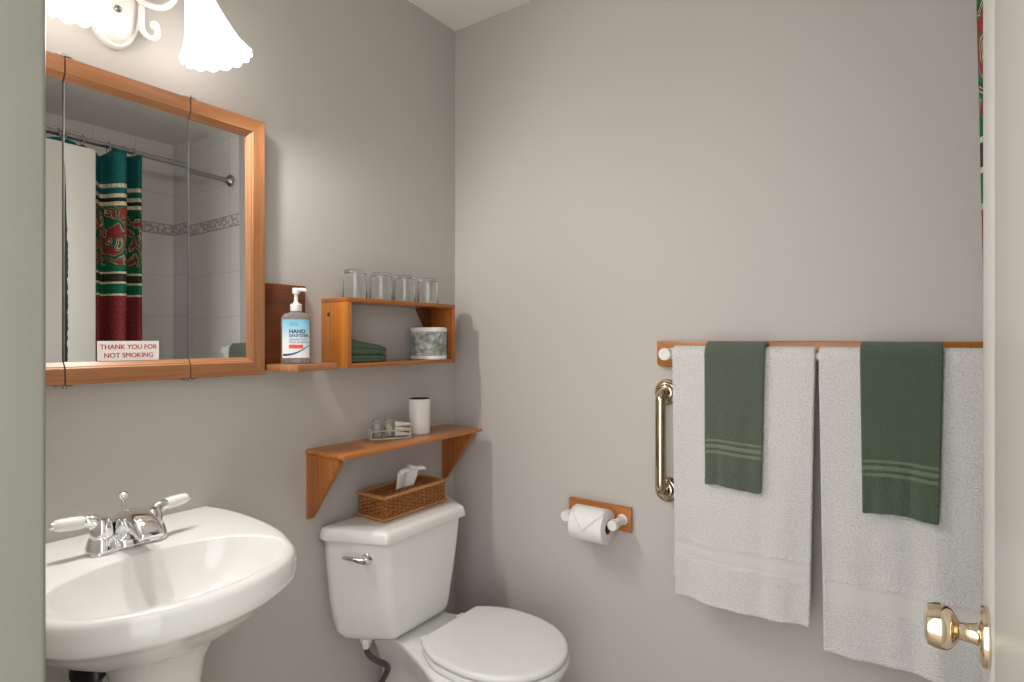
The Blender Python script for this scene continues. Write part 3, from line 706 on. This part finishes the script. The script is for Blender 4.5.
bm = bmesh.new(); rr = []
for z, rx, ry in ((0, .105, .125), (.03, .105, .122), (.06, .09, .10), (.2, .078, .078), (.45, .068, .064), (.58, .067, .064), (.64, .069, .067), (.68, .075, .074), (.71, .087, .088), (.733, .100, .103), (.742, .08, .08), (.749, .05, .05)):
    rr.append([(.250+rx*math.copysign(abs(math.cos(a))**.8, math.cos(a)), SK+.012+ry*math.copysign(abs(math.sin(a))**.8, math.sin(a)), z) for a in (2*PI*i/64 for i in range(64))])
loft(bm, rr); put('pedestal', bm, M['china'], sk, angle=60)
bm = bmesh.new(); lathe(bm, (.352, SK, .7708), (0, 0, 1), [(.031, 0), (.030, .002), (.022, .003), (.019, .005), (0, .007)], 32); put('drain', bm, M['chrome'], sk)

# ---- faucet
FX, FZ = .155, .8739
fa = root('faucet', (FX, SK, FZ), 'chrome two-handle faucet with white lever handles on the back of the sink', 'faucet')
bm = bmesh.new(); pl = rpoly([(FX-.022, -.066), (FX+.022, -.066), (FX+.022, .066), (FX-.022, .066)], .021, 8)
loft(bm, [[(x, SK+y, FZ) for x, y in pl], [(x, SK+y, FZ+.008) for x, y in pl], [(FX+(x-FX)*.9, SK+y*.96, FZ+.013) for x, y in pl]]); put('base_plate', bm, M['chrome'], fa, angle=30)
# broad arched spout
cl = spline([(FX-.010, 0, FZ+.006), (FX-.009, 0, FZ+.026), (FX+.004, 0, FZ+.042), (FX+.034, 0, FZ+.053), (FX+.068, 0, FZ+.051), (FX+.094, 0, FZ+.040), (FX+.100, 0, FZ+.034)], 5)
sec = []; NC = len(cl)-1
for i, c in enumerate(cl):
    t = i/NC; d = (cl[min(i+1, NC)]-cl[max(i-1, 0)]).normalized(); nn = Vector((-d.z, 0, d.x))
    hw = .0285-.0085*t; th = .031*(1-t)**1.1+.0055+.003*math.sin(PI*t)
    sec.append([c+Vector((0, SK+hw*math.copysign(abs(math.cos(a))**.6, math.cos(a)), 0))+nn*(th*math.copysign(abs(math.sin(a))**.75, math.sin(a))) for a in (2*PI*k/32 for k in range(32))])
bm = bmesh.new(); loft(bm, sec); put('spout', bm, M['chrome'], fa, angle=50)
for s in (-1, 1):
    by = SK+s*.043; bm = bmesh.new()
    lathe(bm, (FX, by, FZ+.006), (0, 0, 1), [(.0265, 0), (.0262, .004), (.0205, .022), (.0195, .0235), (.0185, .024), (.0180, .040), (.0165, .049), (.0125, .056), (.006, .059), (0, .0595)], 36)
    pts = spline([(FX, by, FZ+.040), (FX-.002, by+s*.010, FZ+.058), (FX-.003, by+s*.020, FZ+.062), (FX-.005, by+s*.029, FZ+.062)], 6)
    tube(bm, pts, [.0150-.006*i/(len(pts)-1) for i in range(len(pts))], 16); h = put('handle', bm, M['chrome'], fa)
    a, b = Vector((FX-.005, by+s*.026, FZ+.0615)), Vector((FX-.010, by+s*.075, FZ+.0650)); d = b-a
    bm = bmesh.new(); lathe(bm, a, d, [(.0100, 0), (.0112, .003), (.0118, .016), (.0110, .034), (.0098, .042), (.0080, .0445)], 24); put('lever', bm, M['plastic'], h)
    bm = bmesh.new(); lathe(bm, a+d.normalized()*.0446, d, [(.0066, 0), (.0066, .003), (.004, .0055), (0, .006)], 20); put('lever_tip', bm, M['chrome'], h)
bm = bmesh.new(); lathe(bm, (FX-.026, SK+.002, FZ+.006), (0, 0, 1), [(.0028, 0), (.0028, .078), (.006, .081), (.0085, .087), (.0085, .090), (.005, .093), (0, .094)], 18); put('pop_up_rod', bm, M['chrome'], fa)
# ---- trap and shut-off under the basin
dt = root('drain_trap', (.06, -1.17, .5), 'dark chrome waste trap and supply line under the left side of the sink', 'pipe')
bm = tube(bmesh.new(), spline([(.004, -1.150, .575), (.03, -1.150, .575), (.055, -1.150, .578), (.075, -1.148, .60), (.076, -1.146, .66), (.09, -1.14, .695)], 6), .0075, 12); put('supply_line', bm, M['hose'], dt)
bm = bmesh.new(); lathe(bm, (.0005, -1.150, .575), (1, 0, 0), [(.028, 0), (.026, .006), (.014, .010), (.012, .03)], 28); lathe(bm, (.03, -1.150, .575), (1, 0, 0), [(.012, 0), (.014, .004), (.014, .03), (.011, .034)], 18); put('shutoff_valve', bm, M['chrome'], dt)
bm = bmesh.new(); lathe(bm, (.078, -1.163, .630), (.55, -.5, .55), [(.006, -.02), (.012, -.012), (.028, -.006), (.034, 0), (.034, .005), (.026, .013), (.012, .018), (0, .019)], 32); put('valve_handle', bm, M['black'], dt)

# ================================================================ toilet paper holder
hp = root('toilet_paper_holder', (.59, 0, .694), 'small wooden backplate with white posts holding the toilet roll on the back wall', 'toilet paper holder')
put('backplate', B((.487, -.016, .694), (.6965, -.0005, .767), bev=.0025), M['honey_x'], hp)
px_ = (.514, .669); PZ = .7295; PYc = -.078
for i, x in enumerate(px_):
    bm = bmesh.new(); lathe(bm, (x, -.0155, PZ), (0, -1, 0), [(.017, 0), (.0165, .003), (.0125, .006), (.0125, .05), (.0155, .053), (.0155, .069), (.0145, .0715), (0, .072)], 32); put('post', bm, M['porcelain_w'], hp)
bm = tube(bmesh.new(), [(px_[0]+.010, -.070, PZ), (px_[1]-.010, -.070, PZ)], .0075, 16); put('roller', bm, M['porcelain_w'], hp)
rl = root('toilet_paper_roll', (.589, -.07, .69), 'white toilet paper roll with a folded tip on the wall holder', 'toilet paper')
rc = Vector((0, -.072, PZ-.0115)); xa, xb = .543, .651; RR = .050
bm = bmesh.new(); lathe(bm, (xa, rc.y, rc.z), (1, 0, 0), [(.0205, 0), (RR-.002, 0), (RR, .0015), (RR, xb-xa-.0015), (RR-.002, xb-xa), (.0205, xb-xa)], 64, cap0=False, cap1=False)
put('paper', bm, M['paper'], rl, angle=50)
bm = bmesh.new(); lathe(bm, (xa, rc.y, rc.z), (1, 0, 0), [(.0204, .0002), (.0204, xb-xa-.0002), (.0190, xb-xa-.0002), (.0190, .0002)], 40, cap0=False, cap1=False)
bm.verts.ensure_lookup_table()
for j in range(40): bm.faces.new((bm.verts[120+j], bm.verts[120+(j+1) % 40], bm.verts[(j+1) % 40], bm.verts[j]))
put('core', bm, M['card'], rl)
# end sheet folded to a triangle, lying over the front of the roll
bm = bmesh.new(); rows = []
for i in range(19):
    t = i/18; a = math.radians(100+t*92); r = RR+.0012+.0008*t
    y, z = rc.y+r*math.cos(a), rc.z+r*math.sin(a)
    w0, w1 = xa+.002, xb-.002
    if t > .32: k = (t-.32)/.68; w0 = xa+.002+k*.052; w1 = xb-.002-k*.058
    rows.append([bm.verts.new((w0+(w1-w0)*j/6, y, z)) for j in range(7)])
for i in range(18):
    for j in range(6): bm.faces.new((rows[i][j], rows[i+1][j], rows[i+1][j+1], rows[i][j+1]))
fl = put('folded_sheet', bm, M['paper'], rl); sm = fl.modifiers.new('thickness', 'SOLIDIFY'); sm.thickness = .0012; sm.offset = 0

# ================================================================ towel rail
RX0, RX1 = .7765, 1.556; BY, BZ = -.072, 1.226
tr = root('towel_rail', ((RX0+RX1)/2, 0, 1.189), 'long wooden towel rail with white posts on the back wall', 'towel rail')
bm = prism(bmesh.new(), [(RX0, 1.262), (RX0, 1.196), (RX0+.008, 1.189), (RX1-.008, 1.189), (RX1, 1.196), (RX1, 1.262)], 1, -.018, -.0005, .003); put('backboard', bm, M['honey_x'], tr)
for x in (.824, 1.520):
    bm = bmesh.new(); lathe(bm, (x, -.0175, BZ), (0, -1, 0), [(.0165, 0), (.016, .003), (.0115, .006), (.0115, .050), (.0165, .053), (.0170, .056), (.0170, .067), (.0158, .0695), (0, .070)], 32); put('post', bm, M['porcelain_w'], tr)
put('bar', tube(bmesh.new(), [(.826, BY+.006, BZ), (1.518, BY+.006, BZ)], .0095, 20), M['porcelain_w'], tr)
def towel(name, x0, x1, zf, zb, rad, th, mat, lab, grp, ridges, seed, yf=0, sway=.006, skew=(0, 0), wedge=0, nx=56, backx=0):
    rnd = random.Random(seed); ph = [rnd.uniform(0, 6.28) for _ in range(6)]
    by, bz = BY+.006, BZ; lf, lb, la = bz-zf, bz-zb, PI*rad
    ns = 190; tot = lf+la+lb; bm = bmesh.new(); uvl = bm.loops.layers.uv.new('UVMap'); rows = []; uvs = {}
    for i in range(ns+1):
        s = tot*i/ns; row = []
        if s < lf: y0, z0, dn, side = by-rad, zf+s, (lf-s)/lf, 0
        elif s < lf+la:
            a = (s-lf)/rad; y0, z0, dn, side = by-rad*math.cos(a), bz+rad*math.sin(a), 0, 0
        else: y0, z0, dn, side = by+rad, bz-(s-lf-la), (s-lf-la)/lb, 1
        for j in range(nx+1):
            u = j/nx; x = x0+(x1-x0)*u
            x += (skew[0]*(1-u)+skew[1]*u)*dn + (backx*dn if side else 0)
            if side == 0: wv_ = sway*dn**1.3*(math.sin(u*7+ph[0])*.6+math.sin(u*13+ph[1]+dn*1.5)*.4+.35*math.sin(u*24+ph[2])) - yf*dn
            else: wv_ = .25*sway*dn*math.sin(u*8+ph[3])
            rg = 0
            if side == 0:
                for (rz, rh) in ridges: rg -= rh*math.exp(-((s-rz)/.0035)**2)
                if s < .012: rg -= .0015
            if side == 0 and s > .004: wv_ += -.0016*math.sin(u*31+ph[4])*max(0, 1-abs(s-.06)/.06)*(1 if lf > .5 else .5)
            dz = .0035*dn*math.sin(u*5+ph[5])
            v = bm.verts.new((x, y0+wv_+rg*1.0, z0+dz)); uvs[v] = (x, s); row.append(v)
        rows.append(row)
    for i in range(ns):
        for j in range(nx):
            f = bm.faces.new((rows[i][j], rows[i][j+1], rows[i+1][j+1], rows[i+1][j]))
            for l in f.loops: l[uvl].uv = uvs[l.vert]
    o = tag(put(name, bm, mat, keep=True, angle=80), lab, 'towel', grp)
    sm = o.modifiers.new('thickness', 'SOLIDIFY'); sm.thickness = th; sm.offset = 0; sm.use_even_offset = False
    bv = o.modifiers.new('soft', 'BEVEL'); bv.width = th*.35; bv.segments = 2; bv.limit_method = 'ANGLE'; bv.angle_limit = math.radians(60)
    return o
towel('bath_towel', .846, 1.190, .585, .615, .0175, .012, M['towel_w1'], 'white terry bath towel on the left half of the towel rail', 'white bath towels on the rail', [(.103, .0030), (.109, -.0015), (.147, -.0015), (.153, .0030)], 1, yf=.012, sway=.008, skew=(.012, -.010), backx=-.022)
towel('bath_towel', 1.197, 1.503, .547, .565, .0175, .012, M['towel_w2'], 'longer white terry bath towel on the right half of the rail, partly behind the door', 'white bath towels on the rail', [(.113, .0030), (.119, -.0015), (.161, -.0015), (.167, .0030)], 2, yf=.012, sway=.010, skew=(.012, .004))
towel('hand_towel', .936, 1.082, .893, .93, .0315, .009, M['towel_g'], 'shorter dark green hand towel draped over the left white bath towel', 'green hand towels on the rail', [(.085, .002), (.100, .002), (.1145, .002)], 3, yf=.010, sway=.004, skew=(.004, -.006), nx=30)
towel('hand_towel', 1.281, 1.431, .884, .92, .0315, .009, M['towel_g2'], 'larger green hand towel draped over the right white bath towel, near the door', 'green hand towels on the rail', [(.085, .002), (.100, .002), (.1145, .002)], 5, yf=.012, sway=.005, skew=(.006, -.008), nx=30)

# ================================================================ grab bar
gbx = .802; gb = root('grab_bar', (gbx, 0, .82), 'vertical polished champagne-metal grab bar left of the white towels', 'grab bar')
z0, z1 = .838, 1.115
pts = [(gbx, -.004, z0)] + [(gbx, -.030-.026*math.sin(a), z0+.026-.026*math.cos(a)) for a in (PI/2*i/10 for i in range(11))] + [(gbx, -.030-.026*math.cos(a), z1-.026+.026*math.sin(a)) for a in (PI/2*i/10 for i in range(11))] + [(gbx, -.004, z1)]
bm = bmesh.new(); rings = []
put('bar', tube(bm, pts, .0145, 28), M['champagne'], gb)
for z in (z0, z1):
    bm = bmesh.new(); lathe(bm, (gbx, -.0005, z), (0, -1, 0), [(.037, 0), (.037, .003), (.0345, .006), (.031, .0065), (.030, .009), (.027, .0115), (.0235, .012), (.022, .015), (.0185, .0175), (.0155, .018)], 44); put('flange', bm, M['champagne'], gb)

# ================================================================ shower rod, curtain, tub
def rodx(y): return 1.578+.055*y
cr = root('shower_rod', (1.54, -.70, 2.09), 'metal shower curtain rod above the tub, seen in the mirror', 'rod')
put('rod', tube(bmesh.new(), [(rodx(-.002), -.010, 2.105), (rodx(YF), YF+.001, 2.105)], .0125, 20), M['steel'], cr)
for y, d in ((-.0085, -1), (YF+.0005, 1)):
    bm = bmesh.new(); lathe(bm, (rodx(y), y, 2.105), (0, d, 0), [(.030, 0), (.030, .004), (.024, .010), (.019, .014), (.0165, .022)], 32); put('flange', bm, M['steel'], cr)
cya, cyb = -.95, -.455
bm = bmesh.new(); uvl = bm.loops.layers.uv.new('UVMap'); NJ, NK = 150, 46; uvs = {}; V_ = []
hooks = [-.475, -.515, -.575, -.672, -.735, -.79, -.85, -.91]
def topz(y):
    hs_ = sorted(hooks); z = 2.082
    for a, b in zip(hs_, hs_[1:]):
        if a < y < b: t = (y-a)/(b-a); return z-(.38*(b-a))*4*t*(1-t)*(.9 if b-a > .08 else .35)
    return z
for j in range(NJ+1):
    u = j/NJ; y = cya+(cyb-cya)*u; row = []
    for k in range(NK+1):
        v = k/NK; z = .30+(topz(y)-.30)*v
        spread = 1-.10*(1-v)
        amp = .042*(.55+.45*(1-v)) if v < .97 else .03
        w = math.sin((y-cya)*2*PI/.083)*amp + .012*math.sin(y*61+v*2)
        yy = cyb+(y-cyb)*spread + .010*math.sin(u*40+v)*(1-v)
        x = rodx(y)-.022+w + .018*(1-v)
        bulge = math.exp(-((yy+.545)/.028)**2); tgt = 1.4562+.0078*max(0, min(1, (1.75-z)/.40)); x = x*(1-bulge)+tgt*bulge
        vv = bm.verts.new((max(1.4985 if yy < -.62 else 1.4550, x), yy, z)); uvs[vv] = (u*1.1, z); row.append(vv)
    V_.append(row)
for j in range(NJ):
    for k in range(NK):
        f = bm.faces.new((V_[j][k], V_[j+1][k], V_[j+1][k+1], V_[j][k+1]))
        for l in f.loops: l[uvl].uv = uvs[l.vert]
cu = tag(put('shower_curtain', bm, M['curtain'], keep=True, angle=80), 'teal, green and burgundy patterned shower curtain bunched beside the door, seen in the mirror', 'curtain')
sm = cu.modifiers.new('thickness', 'SOLIDIFY'); sm.thickness = .0012; sm.offset = 0
rl_ = ['curtain ring nearest the back wall on the shower rod', 'second curtain ring from the back wall on the shower rod', 'third curtain ring from the back wall on the shower rod', 'fourth curtain ring from the back wall, beyond the sagging curtain top', 'fifth curtain ring from the back wall, above the open door', 'sixth curtain ring from the back wall on the shower rod', 'second curtain ring from the door wall on the shower rod', 'curtain ring nearest the door wall on the shower rod']
for y, lb in zip(hooks, rl_):
    bm = bmesh.new(); cxr = rodx(y); loft(bm, [[(cxr+math.cos(a)*(.0205+.0017*math.cos(b)), y+.0017*math.sin(b), 2.098+math.sin(a)*(.024+.0017*math.cos(b))) for b in (2*PI*i/8 for i in range(8))] for a in (2*PI*i/32 for i in range(32))], closed=True)
    tag(put('curtain_ring', bm, M['steel']), lb, 'ring', 'rings on the shower rod')
tb_ = root('bathtub', (1.87, -.7, 0), 'white bathtub behind the shower curtain along the tiled wall', 'bathtub')
def tring(x0, x1, y0, y1, z, r): return [(x, y, z) for x, y in rpoly([(x0, y0), (x1, y0), (x1, y1), (x0, y1)], r, 8)]
ta_, tz_ = 1.60, 2.228; ty0, ty1 = YF+.002, -.0085
bm = bmesh.new(); loft(bm, [tring(ta_, tz_, ty0, ty1, 0, .004), tring(ta_, tz_, ty0, ty1, .44, .004), tring(ta_+.008, tz_, ty0, ty1, .45, .004), tring(ta_+.07, tz_-.04, ty0+.08, ty1-.07, .45, .12), tring(ta_+.085, tz_-.05, ty0+.1, ty1-.09, .43, .12), tring(ta_+.12, tz_-.09, ty0+.2, ty1-.14, .14, .12), tring(ta_+.18, tz_-.15, ty0+.3, ty1-.2, .10, .1)])
put('tub_shell', bm, M['china'], tb_)
bm = bmesh.new(); lathe(bm, (1.9, -.25, .103), (0, 0, 1), [(.03, 0), (.028, .003), (0, .004)], 24); put('drain', bm, M['chrome'], tb_)
